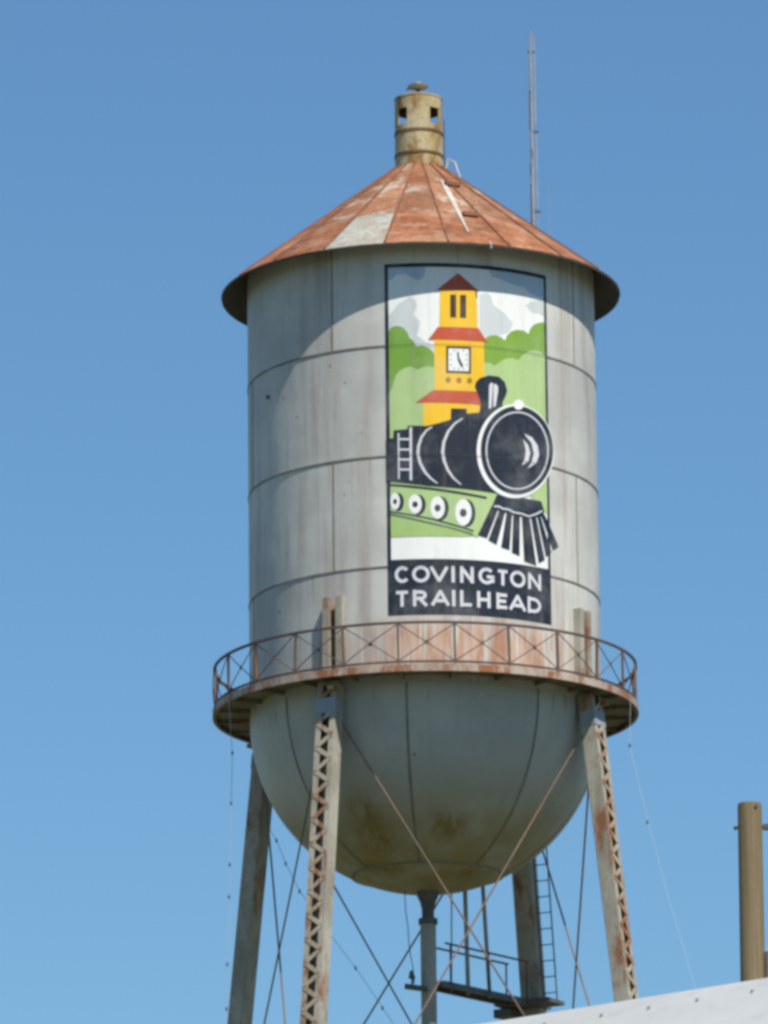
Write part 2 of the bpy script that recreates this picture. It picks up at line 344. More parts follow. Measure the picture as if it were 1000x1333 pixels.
MB().tube([c+Vector((0, 0, 0.08)), c+Vector((0.02, -0.05, 0.02)), c+Vector((0.03, -0.04, -0.10))], 0.025, 6).build('eave_hook', M['pale'], roof)

# ---- cupola with four openings
zb, zt = cone_z(R_CUP)-0.1, zc(131)
zw0, zw1 = zc(167.5), zc(146.5)
cup = MB()
cup.block(R_CUP-0.03, R_CUP, 0, 2*pi, zb, zw0, 48); cup.block(R_CUP-0.03, R_CUP, 0, 2*pi, zw1, zt, 48)
for k in range(4):
    a = radians(44+90*k) if k % 2 == 0 else radians(44+90*k+2)
    b_ = radians(44+90*(k+1)) if k % 2 == 1 else radians(44+90*(k+1)+2)
    cup.block(R_CUP-0.03, R_CUP, a+radians(15), b_-radians(15), zw0, zw1, 10)
cupo = cup.build('cupola', M['cup'], T, True)
MB().revolve([(R_CUP+0.012, zt-0.01), (R_CUP+0.012, zt+0.03), (R_CUP*0.93, zt+0.055), (R_CUP*0.6, zt+0.085), (0.0, zt+0.10)], n=48).build('lid', M['cup'], cupo, True)
for y in (176, 205):
    z = zc(y); MB().block(R_CUP-0.005, R_CUP+0.022, 0, 2*pi, z-0.035, z+0.03, 48).build('band', M['cup_band'], cupo, True)
z = zt+0.09
MB().tube([(0, 0, z-0.05), (0, 0, z+0.30)], 0.05, 12).build('vent_stem', M['dark'], cupo, True)
MB().revolve([(0.0, z+0.24), (0.10, z+0.23), (0.25, z+0.26), (0.27, z+0.31), (0.20, z+0.325), (0.09, z+0.35), (0.08, z+0.41), (0.0, z+0.43)], n=24).build('vent_cap', M['riser'], cupo, True)
MB().tube([(-0.29, -0.02, z+0.20), (-0.22, 0, z+0.29)], 0.03, 6).build('vent_catch', M['dark'], cupo)
gp = [pol(radians(78), 0.70, cone_z(0.7)+0.0), pol(radians(78), 0.78, cone_z(0.7)+0.32), pol(radians(78), 0.95, cone_z(0.9)+0.36), pol(radians(78), 1.10, cone_z(1.1)+0.02)]
MB().tube(gp, 0.03, 6).build('grab_rail', M['pale'], cupo, True)
MB().tube([pol(radians(86), R_CUP+0.05, zb+0.05), pol(radians(86), R_CUP+0.05, zt-0.55)], 0.022, 6).build('conduit', M['dark'], cupo)

# ---- balcony
f0, f1 = z_fl-0.10, z_fl+0.08
bal = MB().block(R-0.02, R_BAL-0.02, 0, 2*pi, f1-0.06, f1-0.02, 144).build('balcony', M['floor'], T, True)
MB().block(R_BAL-0.02, R_BAL, 0, 2*pi, f0, f1, 144).build('edge_beam', M['fascia'], bal, True)
MB().block(R_BAL-0.10, R_BAL-0.022, 0, 2*pi, f0, f0+0.02, 144).build('edge_flange', M['floor'], bal, True)
for k in range(24):
    a = radians(-7+15*k)
    MB().beam(pol(a, R, f1-0.12), pol(a, R_BAL-0.03, f1-0.10), 0.05, 0.10).build('joist', M['floor'], bal)
def ring(r, z, h, w, name, mat):
    return MB().block(r-w/2, r+w/2, 0, 2*pi, z-h/2, z+h/2, 144).build(name, mat, bal, True)
RR = R_BAL-0.05
ring(RR, z_rail, 0.058, 0.06, 'top_rail', M['rail']); ring(RR, f1+0.07, 0.05, 0.04, 'bottom_rail', M['rail'])
for k in range(24):
    a = radians(-7+15*k); a2 = a+radians(15); jit = random.uniform(-.006, .006)
    MB().beam(pol(a, RR, f1-0.02), pol(a+jit, RR, z_rail), 0.055, 0.055, pol(a, 1)).build('railing_post', M['post'], bal)
    zl, zh = f1+0.09, z_rail-0.03
    MB().beam(pol((a+a2)/2, RR-0.008, (zl+zh)/2-0.05), pol((a+a2)/2, RR-0.008, (zl+zh)/2+0.05), 0.09, 0.012, pol((a+a2)/2, 1)).build('brace_plate', M['post'], bal)
    for (p0, p1, rr) in ((zl, zh, RR+0.012), (zh, zl, RR-0.012)):
        bw, bz = random.uniform(-.03, .03), random.uniform(-.022, .022)
        pts = [pol(a+(a2-a)*t, rr+bw*sin(pi*t), p0+(p1-p0)*t+bz*sin(pi*t)) for t in (0, .25, .5, .75, 1)]
        MB().tube(pts, 0.014, 5).build('railing_brace', M['rail'], bal)

# ---- legs
LEGS = [radians(v) for v in (-29.6, 60.4, 150.4, 240.4)]
BAT, R_LEG = 0.115, 4.76
ztop = f0 - 0.02
def leg_pt(i, z): return pol(LEGS[i], R_LEG + BAT*(ztop-z), z)
LW, LD, FL, TH = 0.54, 0.40, 0.15, 0.018
z_cut = zc(1360)
sizes = {}
for i, a in enumerate(LEGS):
    p1, p0 = leg_pt(i, ztop), leg_pt(i, 0.0); ax = (p1-p0).normalized()
    tg = Vector((cos(a), sin(a), 0)); nn = tg.cross(ax).normalized()
    if nn.dot(pol(a, 1)) < 0: nn = -nn
    m = MB()
    for s in (-1, 1):
        sec = [(s*LW/2, -LD/2), (s*LW/2, LD/2), (s*(LW/2-FL), LD/2), (s*(LW/2-FL), LD/2-TH), (s*(LW/2-TH), LD/2-TH), (s*(LW/2-TH), -LD/2+TH), (s*(LW/2-FL), -LD/2+TH), (s*(LW/2-FL), -LD/2)]
        vs = [p + tg*x + nn*y for p in (p0, p1) for x, y in sec]; k = len(sec)
        m.add(vs, [(j, (j+1) % k, k+(j+1) % k, k+j) for j in range(k)] + [(0, 1, 2, 3), (3, 4, 0), (4, 5, 1, 0)][:0])
    leg = m.build('leg', M['leg'], T)
    L = (p1-p0).length; nb = 0; s = L - 0.15; step = 0.31; side = 1; rest = MB(); bar_me = None
    while s - step > 0.3:
        for fc in (1,):
            off = nn*(fc*(LD/2+0.008))
            pa = p0 + ax*s + tg*(side*fc*(LW/2-0.05)) + off; pb = p0 + ax*(s-step) - tg*(side*fc*(LW/2-0.05)) + off
            if (p0+ax*s).z > z_cut:
                MB().beam(pa, pb, 0.11, 0.014, nn).build('lacing_bar', M['lace'], leg)
            else: rest.beam(pa, pb, 0.11, 0.014, nn)
        s -= step; side = -side
    prep(rest.build('lower_lacing', M['lace'], leg), kind='stuff')
    MB().beam(p0-nn*(LD/2+0.009), p1-nn*(LD/2+0.009), LW-0.02, 0.016, nn).build('cover_plate', M['leg'], leg)
    # galvanised cap box under the balcony, rusty tie lug beside it
    c = p0 + ax*(L-0.62)
    MB().beam(c-ax*0.20, c+ax*0.20, LW+0.02, LD+0.036, nn).build('gusset', M['gusset'], leg)
    c2 = p0 + ax*(L-0.22) + tg*0.22 + nn*0.30
    MB().beam(c2-tg*0.09, c2+tg*0.09, 0.10, 0.16, nn).build('lug', M['cup'], leg)
    # stub channels carried up the tank wall above the balcony
    for s_ in (-0.185, 0.185):
        ca = a + s_/R
        b0, b1 = pol(ca, R+0.10, f1-0.02), pol(ca, R+0.10, f1+2.05)
        MB().beam(b0, b1, 0.19, 0.20, pol(ca, 1)).build('wall_bracket', M['leg'], leg)
    MB().beam(pol(a, R+0.035, f1), pol(a, R+0.035, f1+1.75), 0.20, 0.05, pol(a, 1)).build('bracket_plate', M['cup_band'], leg)
    MB().beam((p0.x, p0.y, 0), (p0.x, p0.y, 0.35), 1.3, 1.3).build('footing', M['pale'], leg)

# ---- tie rods and struts, three panels of height
HP = 13.0; zr0 = ztop - 0.55
for i in range(4):
    j = (i+1) % 4
    dirv = (leg_pt(j, zr0)-leg_pt(i, zr0)).normalized()
    for k in range(3):
        za, zb_ = zr0-HP*k, max(zr0-HP*(k+1), 0.5)
        inw = Vector((0, 0, 0))
        for A, B, o in ((i, j, 0.02), (j, i, -0.02)):
            pa, pb = leg_pt(A, za), leg_pt(B, zb_); u = (pb-pa).normalized(); sd = u.cross(Vector((0, 0, 1))).normalized()
            MB().tube([pa+u*0.25+sd*o*2, pb-u*0.25+sd*o*2], 0.025, 8).build('tie_rod', M['rod'], T, True)
        if k < 2:
            MB().beam(leg_pt(i, zb_), leg_pt(j, zb_), 0.25, 0.25).build('strut', M['leg'], T)

# ---- riser pipe
zbot = z_b - R
zf_ = at_depth(557, 1198, -0.2).z
ris = MB().tube([(0, 0, 0), (0, 0, zf_)], 0.20, 32).build('riser_pipe', M['riser'], T, True)
MB().revolve([(0.155, zf_), (0.16, zbot-0.42), (0.20, zbot-0.25), (0.28, zbot-0.08), (0.30, zbot+0.15), (0.1, zbot+0.15)], n=32).build('riser_collar', M['dark'], ris, True)  # dark material paints in the shadow below the bowl
MB().block(0.14, 0.245, 0, 2*pi, zf_-0.07, zf_+0.07, 32).build('flange', M['dark'], ris, True)

# ---- catwalk from riser to the rear right leg
cz0 = at_depth(560, 1281, 0).z
legp = lambda z: leg_pt(2, z)
cz1 = cz0 + 0.22
c0 = Vector((0.0, 0.0, cz0)); lp = leg_pt(2, cz1); cdir = (Vector((lp.x, lp.y, 0))).normalized(); cs = Vector((cdir.y, -cdir.x, 0))
def cp(t, o, h): return Vector((cdir.x*t, cdir.y*t, cz0+(cz1-cz0)*t/5.4+h)) + cs*o
cat = MB()
for o in (-0.28, 0.28): cat.beam(cp(0.15, o, 0), cp(5.9, o, 0), 0.06, 0.14)
catw = cat.build('catwalk', M['dark'], T)
for k in range(8): MB().beam(cp(0.3+0.7*k, 0, 0.082), cp(0.97+0.7*k, 0, 0.082), 0.6, 0.02).build('deck_plate', M['dark'], catw)
for o in (-0.3, 0.3):
    MB().beam(cp(0.35, o, 1.06), cp(4.7, o, 1.06), 0.045, 0.045).build('handrail', M['rail'], catw)
    for t in (0.6, 2.6, 4.6): MB().beam(cp(t, o, 0), cp(t, o, 1.06), 0.045, 0.045).build('rail_post', M['rail'], catw)
MB().beam(cp(5.0, -0.65, 0.0), cp(5.0, 0.95, 0.0), 0.9, 0.10).build('leg_landing', M['dark'], catw)
MB().beam(cp(4.7, -0.5, -0.20), cp(5.6, -0.5, -0.20), 0.5, 0.22).build('landing_bracket', M['dark'], catw)
# small stage left of the riser with a floodlight
p, q = at_depth(527, 1284, -0.25), at_depth(557, 1288, -0.25)
MB().beam(p, q, 0.35, 0.09).build('riser_stage', M['dark'], T)
p = at_depth(537, 1279, -0.25)
fl = MB().tube([p+Vector((0, 0, -0.05)), p+Vector((0, 0, 0.12))], 0.03, 8).build('floodlight', M['dark'], T)
MB().add([p+Vector(v) for v in ((-.10, -.07, .10), (.08, -.10, .10), (.06, .07, .10), (-.07, .07, .10), (-.06, -.04, .30), (.02, -.05, .30), (.02, .05, .30), (-.04, .05, .30))],
         [(0, 3, 2, 1), (4, 5, 6, 7), (0, 1, 5, 4), (1, 2, 6, 5), (2, 3, 7, 6), (3, 0, 4, 7)]).build('floodlight_head', M['dark'], fl)
# pipes hanging from the bowl to the catwalk
for (x0, x1, r, dep) in ((605.5, 610, 0.06, 1.75), (629, 638, 0.055, 2.5), (588, 588, 0.02, 1.2)):
    b0 = at_depth(x1, 1300, dep); t0 = at_depth(x0, 1160, dep); rr = min(sqrt(t0.x**2+t0.y**2), 4.3)
    zt_ = z_b - sqrt(R*R-rr*rr); t0 = b0 + (t0-b0)*((zt_-b0.z)/(t0.z-b0.z)); cpz = cp(max(b0.dot(cdir), 0), 0, 0).z
    b0 = t0 + (b0-t0)*((cpz-0.05-t0.z)/(b0.z-t0.z))
    MB().tube([t0, b0], r, 10).build('drain_pipe', M['riser'], T, True)
pts = [at_depth(x, y, -0.2) for x, y in ((527, 1160), (528, 1185), (531, 1205), (533, 1235), (538, 1262), (539.5, 1280))]
MB().tube(pts, 0.014, 6).build('hanging_cable', M['dark'], T, True)
# ---- ladder up the rear right leg
a = LEGS[2]; tg = Vector((cos(a), sin(a), 0)); zt_, zb_ = ztop-2.0, cz1+0.1
def lad(z, o):
    p = leg_pt(2, z); return p - tg*(LW/2+0.06+o) - pol(a, 1)*0.1
ld = MB().tube([lad(zt_, 0.02), lad(zb_, 0.02)], 0.022, 6).tube([lad(zt_, 0.42), lad(zb_, 0.42)], 0.022, 6).build('ladder', M['rail'], T)
z = zb_+0.2
while z < zt_: MB().tube([lad(z, 0.02), lad(z, 0.42)], 0.016, 6).build('rung', M['rail'], ld); z += 0.415

# ================================================================== MURAL (painted on the tank wall)
SEGA = radians(1.5)
C2 = lambda u, v: (480+u/3.846, 330+v/3.846)
C3 = lambda u, v: (480+u/3.846, 570+v/3.846)
def cyl_mesh(polys, lay):                    # polys in (azimuth, z), each a simple outline
    bm = bmesh.new()
    for P_ in polys:
        vs = [bm.verts.new((a, z, 0)) for a, z in P_]
        try: bm.faces.new(vs)
        except ValueError: pass
    bmesh.ops.triangulate(bm, faces=bm.faces)
    lo = min(v.co.x for v in bm.verts); hi = max(v.co.x for v in bm.verts); a = math.floor(lo/SEGA)*SEGA
    while a < hi:
        bmesh.ops.bisect_plane(bm, geom=list(bm.verts)+list(bm.edges)+list(bm.faces), plane_co=(a, 0, 0), plane_no=(1, 0, 0), dist=1e-7); a += SEGA
    r = R + 0.005 + 0.0022*lay
    for v in bm.verts:
        p = pol(v.co.x, r, v.co.y); v.co = p
    bmesh.ops.recalc_face_normals(bm, faces=bm.faces)
    for f in bm.faces:
        if f.normal.dot(Vector((f.calc_center_median().x, f.calc_center_median().y, 0))) < 0: f.normal_flip()
    return bm
def cyl_obj(name, polys, lay, mat, parent):
    bm = cyl_mesh(polys, lay); me = bpy.data.meshes.new(name); bm.to_mesh(me); bm.free(); me.materials.append(mat)
    o = bpy.data.objects.new(name, me); COL.objects.link(o); o.parent = parent; return o
def px(pts, cv): return [on_cyl(*cv(u, v), R) for u, v in pts]
def ell(cx, cy, rx, ry, n=28, a0=0, a1=2*pi): return [(cx+rx*cos(a0+(a1-a0)*i/n), cy+ry*sin(a0+(a1-a0)*i/n)) for i in range(n)]
def band(pts, w):                            # thick stroke outline along points
    L_, R_ = [], []
    for i, (x, y) in enumerate(pts):
        x0, y0 = pts[max(i-1, 0)]; x1, y1 = pts[min(i+1, len(pts)-1)]; dx, dy = x1-x0, y1-y0; l = sqrt(dx*dx+dy*dy) or 1
        ww = w[i] if isinstance(w, (list, tuple)) else w
        L_.append((x-dy/l*ww/2, y+dx/l*ww/2)); R_.append((x+dy/l*ww/2, y-dx/l*ww/2))
    return L_ + R_[::-1]
def annul(cx, cy, rx, ry, w, n=40):          # ring as quads
    o = ell(cx, cy, rx, ry, n); i_ = ell(cx, cy, rx-w, ry-w, n)
    return [[o[k], o[(k+1) % n], i_[(k+1) % n], i_[k]] for k in range(n)]
K = {k: mat_paint('mural_'+k, c, 0.5, v) for k, c, v in (
    ('navy', (34, 40, 54), .2), ('white', (226, 227, 224), .05), ('cloud_grey', (194, 200, 200), .08), ('sky_blue', (176, 194, 212), .08),
    ('leaf_green', (113, 153, 62), .10), ('right_leaf_green', (122, 160, 62), .10), ('pale_green', (166, 190, 130), .08), ('field_green', (156, 184, 112), .08),
    ('yellow', (230, 184, 42), .06), ('roof_red', (186, 82, 54), .08), ('brown', (70, 46, 16), .1), ('ochre', (160, 112, 20), .1), ('line_grey', (205, 205, 210), .05))}
aL = (on_cyl(501.5, 346, R)[0] + on_cyl(504, 800, R)[0])/2; aR = (on_cyl(712, 359, R)[0] + on_cyl(716.5, 809, R)[0])/2
zT = on_cyl(502, 344, R)[1]; zB = on_cyl(504.5, 802, R)[1]
mural = cyl_obj('mural', [[(aL, zB), (aR, zB), (aR, zT), (aL, zT)]], 0, K['navy'], T)
mural['label'] = 'painted mural of a clock tower and steam locomotive above the town name'
fwid = 0.022
zP = on_cyl(*C3(108, 612), R)[1]             # top of the lettering panel
iL, iR, iT = aL+fwid, aR-fwid*0.95, zT-0.105
inner = lambda pts: [(min(max(a, iL), iR), min(max(z, zP), iT)) for a, z in pts]
def paint(name, mat, lay, *polys, cv=C2, clip=True, joined=False):
    ps = [px(p, cv) for p in polys]
    if clip: ps = [inner(p) for p in ps]
    else: ps = [[(max(a, aL), z) for a, z in p] for p in ps]
    if joined: return prep(cyl_obj(name, ps, lay, K[mat], mural), kind=joined if joined != True else None)
    for p in ps: cyl_obj(name, [p], lay, K[mat], mural)
cyl_obj('sky_field', [[(iL, zP), (iR, zP), (iR, iT), (iL, iT)]], 1, K['white'], mural)
paint('sky_patch', 'sky_blue', 2, [(90, 60), (285, 60), (280, 112), (262, 130), (235, 132), (212, 118), (185, 100), (140, 106), (118, 128), (90, 136)],
      [(600, 60), (900, 90), (900, 232), (840, 212), (800, 196), (782, 170), (740, 160), (700, 148), (660, 128), (620, 118)])
paint('cloud', 'cloud_grey', 2, [(90, 310), (120, 290), (150, 250), (185, 232), (205, 214), (236, 236), (240, 270), (222, 305), (258, 340), (250, 390), (240, 410), (285, 440), (325, 460), (325, 500), (90, 470)],
      [(555, 205), (590, 196), (612, 214), (622, 255), (648, 276), (690, 306), (700, 325), (722, 345), (712, 380), (690, 400), (640, 412), (590, 424), (555, 380)],
      [(786, 262), (812, 240), (842, 236), (900, 230), (900, 320), (850, 300), (820, 296)])
def scal(pts, amp=1): return pts
paint('left_trees', 'leaf_green', 3, [(90, 392), (108, 374), (130, 364), (155, 364), (178, 374), (196, 398), (204, 424), (226, 438), (236, 466), (270, 460), (300, 472), (322, 492), (334, 520), (334, 620), (90, 720)])
paint('right_trees', 'right_leaf_green', 3, [(570, 440), (590, 420), (612, 410), (640, 410), (664, 420), (682, 436), (692, 410), (712, 390), (742, 382), (776, 386), (800, 404), (806, 380), (824, 358), (852, 346), (900, 350), (900, 600), (570, 600)])
paint('left_hill', 'pale_green', 4, [(90, 700), (118, 672), (128, 640), (136, 612), (156, 588), (184, 572), (212, 566), (238, 580), (246, 582), (270, 570), (300, 566), (340, 574), (340, 880), (90, 950)])
paint('right_hill', 'pale_green', 4, [(555, 560), (580, 546), (606, 548), (628, 562), (640, 556), (660, 540), (690, 526), (720, 524), (748, 534), (770, 508), (800, 490), (830, 484), (860, 494), (900, 520), (900, 1310), (555, 1000)])
paint('clock_tower', 'yellow', 5, [(358, 176), (540, 180), (546, 378), (354, 374)], [(328, 430), (576, 440), (580, 702), (330, 692)], [(272, 746), (580, 756), (580, 830), (410, 850), (276, 880)])
paint('tower_roof', 'roof_red', 6, [(447, 98), (552, 190), (340, 184)], [(346, 368), (548, 374), (596, 446), (298, 432)], [(322, 684), (566, 694), (566, 760), (234, 748)])
paint('tower_opening', 'brown', 7, [(408, 206), (438, 206), (438, 321), (408, 320)], [(457, 208), (487, 208), (487, 324), (457, 322)], [(388, 464), (512, 468), (512, 602), (388, 598)])
paint('tower_dot', 'ochre', 7, ell(398, 633, 13, 14, 14), ell(452, 635, 13, 14, 14), ell(505, 637, 13, 14, 14))
paint('clock_face', 'white', 8, [(399, 476), (501, 480), (501, 591), (399, 587)])
cx, cy = 450, 532
hands = [band([(446, 494), (450, 534), (468, 566)][:2], 9), band([(450, 530), (468, 568)], 13)]
for k in range(12):
    if k not in (0,):
        t = k*pi/6; ex = 42; sx, sy = sin(t), -cos(t); q = ex/max(abs(sx), abs(sy)); hands.append(band([(cx+sx*q*0.86, cy+sy*q*0.98), (cx+sx*q, cy+sy*q*1.14)], 5))
paint('clock_hand', 'navy', 9, *hands[:2]); paint('clock_ticks', 'navy', 9, *hands[2:], joined='stuff')
# locomotive
V = 923
paint('running_board', 'pale_green', 5, [(90, 215), (640, 275), (640, 300), (545, 500), (90, 388)], cv=C3)
paint('field', 'field_green', 5, [(90, 392), (330, 440), (540, 492), (470, 496), (90, 500)], cv=C3)
paint('rail_line', 'navy', 6, band([(90, 238), (590, 302)], 13), band([(90, 372), (320, 408), (525, 468)], 9), band([(90, 384), (300, 424), (520, 482)], 6), cv=C3)
wheels = [(133, 318, 24, 42), (233, 332, 33, 48), (345, 350, 36, 56), (473, 374, 41, 66)]
paint('wheel_shadow', 'navy', 7, *[ell(x+17, y+4, rx+3, ry+3) for x, y, rx, ry in wheels], cv=C3)
paint('wheel', 'white', 8, *[ell(x, y, rx, ry) for x, y, rx, ry in wheels], cv=C3)
paint('wheel_hub', 'navy', 9, *[ell(x, y+2, rx*0.42, ry*0.32, 16) for x, y, rx, ry in wheels], cv=C3)
paint('boiler', 'navy', 7, [(78, 928), (124, 926), (126, 886), (194, 880), (196, 862), (290, 864), (350, 850), (410, 832), (412, 776), (490, 778), (490, 802), (560, 796), (740, 770), (740, 1215), (632, 1202), (300, 1166), (78, 1144)], clip=False)
paint('smokestack', 'navy', 8, [(553, 810), (560, 745), (546, 704), (530, 668), (536, 644), (556, 624), (600, 611), (650, 617), (680, 644), (692, 688), (684, 716), (670, 742), (668, 790)])
paint('stack_gleam', 'line_grey', 9, [(602, 660), (610, 648), (622, 650), (618, 700), (613, 775), (600, 778)], [(624, 660), (634, 652), (646, 668), (646, 690), (634, 765), (622, 770)])
arc1 = [(318, 868), (288, 888), (264, 922), (250, 965), (247, 1005), (258, 1050), (282, 1095), (312, 1128), (345, 1152)]
arc2 = [(470, 826), (430, 852), (398, 892), (376, 945), (370, 995), (378, 1040), (396, 1085), (424, 1125), (462, 1158)]
paint('boiler_band', 'line_grey', 8, band(arc1, [6, 9, 12, 14, 15, 14, 12, 9, 5]), band(arc2, [6, 9, 12, 14, 15, 14, 12, 9, 5]))
paint('cab_ladder', 'line_grey', 8, band([(150, 900), (152, 1130)], 8), band([(211, 870), (212, 1136)], 12), *[band([(150, y), (212, y+1)], 9) for y in (930, 982, 1032, 1082)])
DX, DY, RX, RY = 733, 990, 193, 236
paint('smokebox_rim', 'white', 9, ell(DX, DY, RX, RY, 56), clip=False)
paint('smokebox', 'navy', 10, ell(DX+7, DY-4, RX-12, RY-14, 56), clip=False)
paint('smokebox_ring', 'line_grey', 11, *annul(DX+8, DY-2, RX-36, RY-40, 7, 48), clip=False, joined=True)
paint('lamp_gleam', 'line_grey', 11, [(775, 903), (815, 922), (842, 962), (850, 1008), (836, 1050), (792, 1078), (812, 1048), (824, 1002), (812, 950)],
      [(768, 930), (794, 958), (806, 1000), (796, 1042), (764, 1062), (778, 1030), (784, 990), (778, 955)])
paint('bell', 'white', 12, ell(748, 758, 25, 25, 20))
tops = [(612, 650), (656, 686), (692, 718), (724, 756), (764, 800), (806, 832), (838, 854), (858, 878)]
bots = [((545, 488), (592, 502)), ((598, 512), (640, 535)), ((662, 548), (704, 562)), ((716, 574), (754, 592)), ((778, 618), (838, 640)), ((850, 628), (880, 612)), ((886, 596), (912, 574)), ((922, 560), (948, 545))]
paint('cowcatcher_top', 'navy', 7, [(640, 285), (862, 318), (878, 372), (866, 392), (800, 402), (720, 386), (612, 352)], cv=C3, clip=False)
paint('cowcatcher_slat', 'navy', 7, *[[(t0, 346+abs(t0-612)*0.13), (t1, 348+abs(t1-612)*0.13), b1, b0] for (t0, t1), (b0, b1) in zip(tops, bots)], cv=C3, clip=False)
lp_ = [(626, 344), (650, 344), (672, 356), (696, 358), (726, 374), (762, 380), (800, 394), (836, 382), (866, 366)]; lb = band(lp_, 8)
paint('cowcatcher_line', 'line_grey', 9, *[[lb[i], lb[i+1], lb[-2-i], lb[-1-i]] for i in range(len(lp_)-1)], cv=C3, clip=False, joined=True)

# lettering, drawn letter by letter as strokes (unit box, y up)
def arc(cx, cy, rx, ry, d0, d1, n=14): return [(cx+rx*cos(radians(d0+(d1-d0)*i/n)), cy+ry*sin(radians(d0+(d1-d0)*i/n))) for i in range(n+1)]
GL = {'C': [arc(.55, .5, .5, .5, 42, 318, 18)], 'O': [arc(.5, .5, .5, .5, 0, 360, 24)], 'V': [[(0, 1), (.5, 0)], [(.5, 0), (1, 1)]], 'I': [[(.5, 0), (.5, 1)]],
      'N': [[(0, 0), (0, 1)], [(0, 1), (1, 0)], [(1, 0), (1, 1)]], 'G': [arc(.5, .5, .5, .5, 42, 350, 20), [(.52, .44), (1.0, .44)], [(.98, .44), (.98, .12)]],
      'T': [[(0, .95), (1, .95)], [(.5, 0), (.5, .95)]], 'R': [[(0, 0), (0, 1)], [(0, .95), (.5, .95)]+arc(.55, .71, .4, .24, 80, -90, 10)+[(0, .47)], [(.45, .47), (1, 0)]],
      'A': [[(0, 0), (.5, 1)], [(.5, 1), (1, 0)], [(.2, .3), (.8, .3)]], 'L': [[(0, 1), (0, 0)], [(0, .05), (1, .05)]],
      'H': [[(0, 0), (0, 1)], [(1, 0), (1, 1)], [(0, .5), (1, .5)]], 'E': [[(0, 0), (0, 1)], [(0, .95), (1, .95)], [(0, .5), (.88, .5)], [(0, .05), (1, .05)]],
      'D': [[(0, 0), (0, 1)], [(0, .95), (.35, .95)]+arc(.4, .5, .6, .45, 85, -85, 14)+[(.35, .05), (0, .05)]]}
def word(name, txt, spans, v0, v1):
    zt_, zb_ = on_cyl(*C3(165, v0), R)[1], on_cyl(*C3(165, v1), R)[1]; h = zt_-zb_; sw = 0.082
    for ch, (u0, u1) in zip(txt, spans):
        vm = (v0+v1)/2 + (u0-165)*0.055
        s0, s1 = on_cyl(*C3(u0, vm), R)[0]*R, on_cyl(*C3(u1, vm), R)[0]*R
        x0, x1 = s0+sw/2, s1-sw/2; y0, y1 = zb_+sw*0.45, zt_-sw*0.45
        if ch in 'VA': x0 -= sw*.25; x1 += sw*.25
        polys = []
        for st in GL[ch]:
            pts = [(x0+(x1-x0)*a, y0+(y1-y0)*b) for a, b in st]
            straight = len(pts) == 2
            if straight:
                (ax_, ay_), (bx_, by_) = pts; l = sqrt((bx_-ax_)**2+(by_-ay_)**2); ex = sw*0.45 if ch not in 'VA' else sw*.25
                ex = 0 if (ch in 'HE' and abs(by_-ay_) < 1e-6) else ex
                pts = [(ax_-(bx_-ax_)/l*ex*(0 if abs(by_-ay_) < 1e-6 else 1), ay_-(by_-ay_)/l*ex), (bx_+(bx_-ax_)/l*ex*(0 if abs(by_-ay_) < 1e-6 else 1), by_+(by_-ay_)/l*ex)]
            L2 = band(pts, sw); k = len(pts)
            for i in range(k-1): polys.append([(L2[i][0]/R, L2[i][1]), (L2[i+1][0]/R, L2[i+1][1]), (L2[2*k-2-i][0]/R, L2[2*k-2-i][1]), (L2[2*k-1-i][0]/R, L2[2*k-1-i][1])])
        for q_, pl in enumerate(polys): pass
        cyl_obj(name, polys, 2, K['line_grey'], mural)
word('letter', 'COVINGTON', [(128, 205), (218, 306), (310, 396), (412, 434), (458, 526), (550, 630), (640, 702), (708, 784), (798, 862)], 644, 726)
word('letter', 'TRAILHEAD', [(130, 205), (222, 294), (316, 402), (415, 437), (458, 524), (543, 610), (640, 700), (706, 784), (796, 862)], 764, 846)
# the course joints show as faint lines through the paint
n = N('faint_joint_line', 0.6); tr = n.n('ShaderNodeBsdfTransparent'); mx = n.n('ShaderNodeMixShader'); mx.inputs[0].default_value = 0.30
n.b.inputs['Base Color'].default_value = (0.05, 0.055, 0.05, 1); n.l(tr.outputs[0], mx.inputs[1]); n.l(n.b.outputs[0], mx.inputs[2]); n.l(mx.outputs[0], n.t.nodes['Material Output'].inputs['Surface'])
for z in (z_s1, z_s2, z_s3):
    cyl_obj('joint_line', [[(aL, z-0.02), (aR, z-0.02), (aR, z+0.018), (aL, z+0.018)]], 14, n.m, mural)

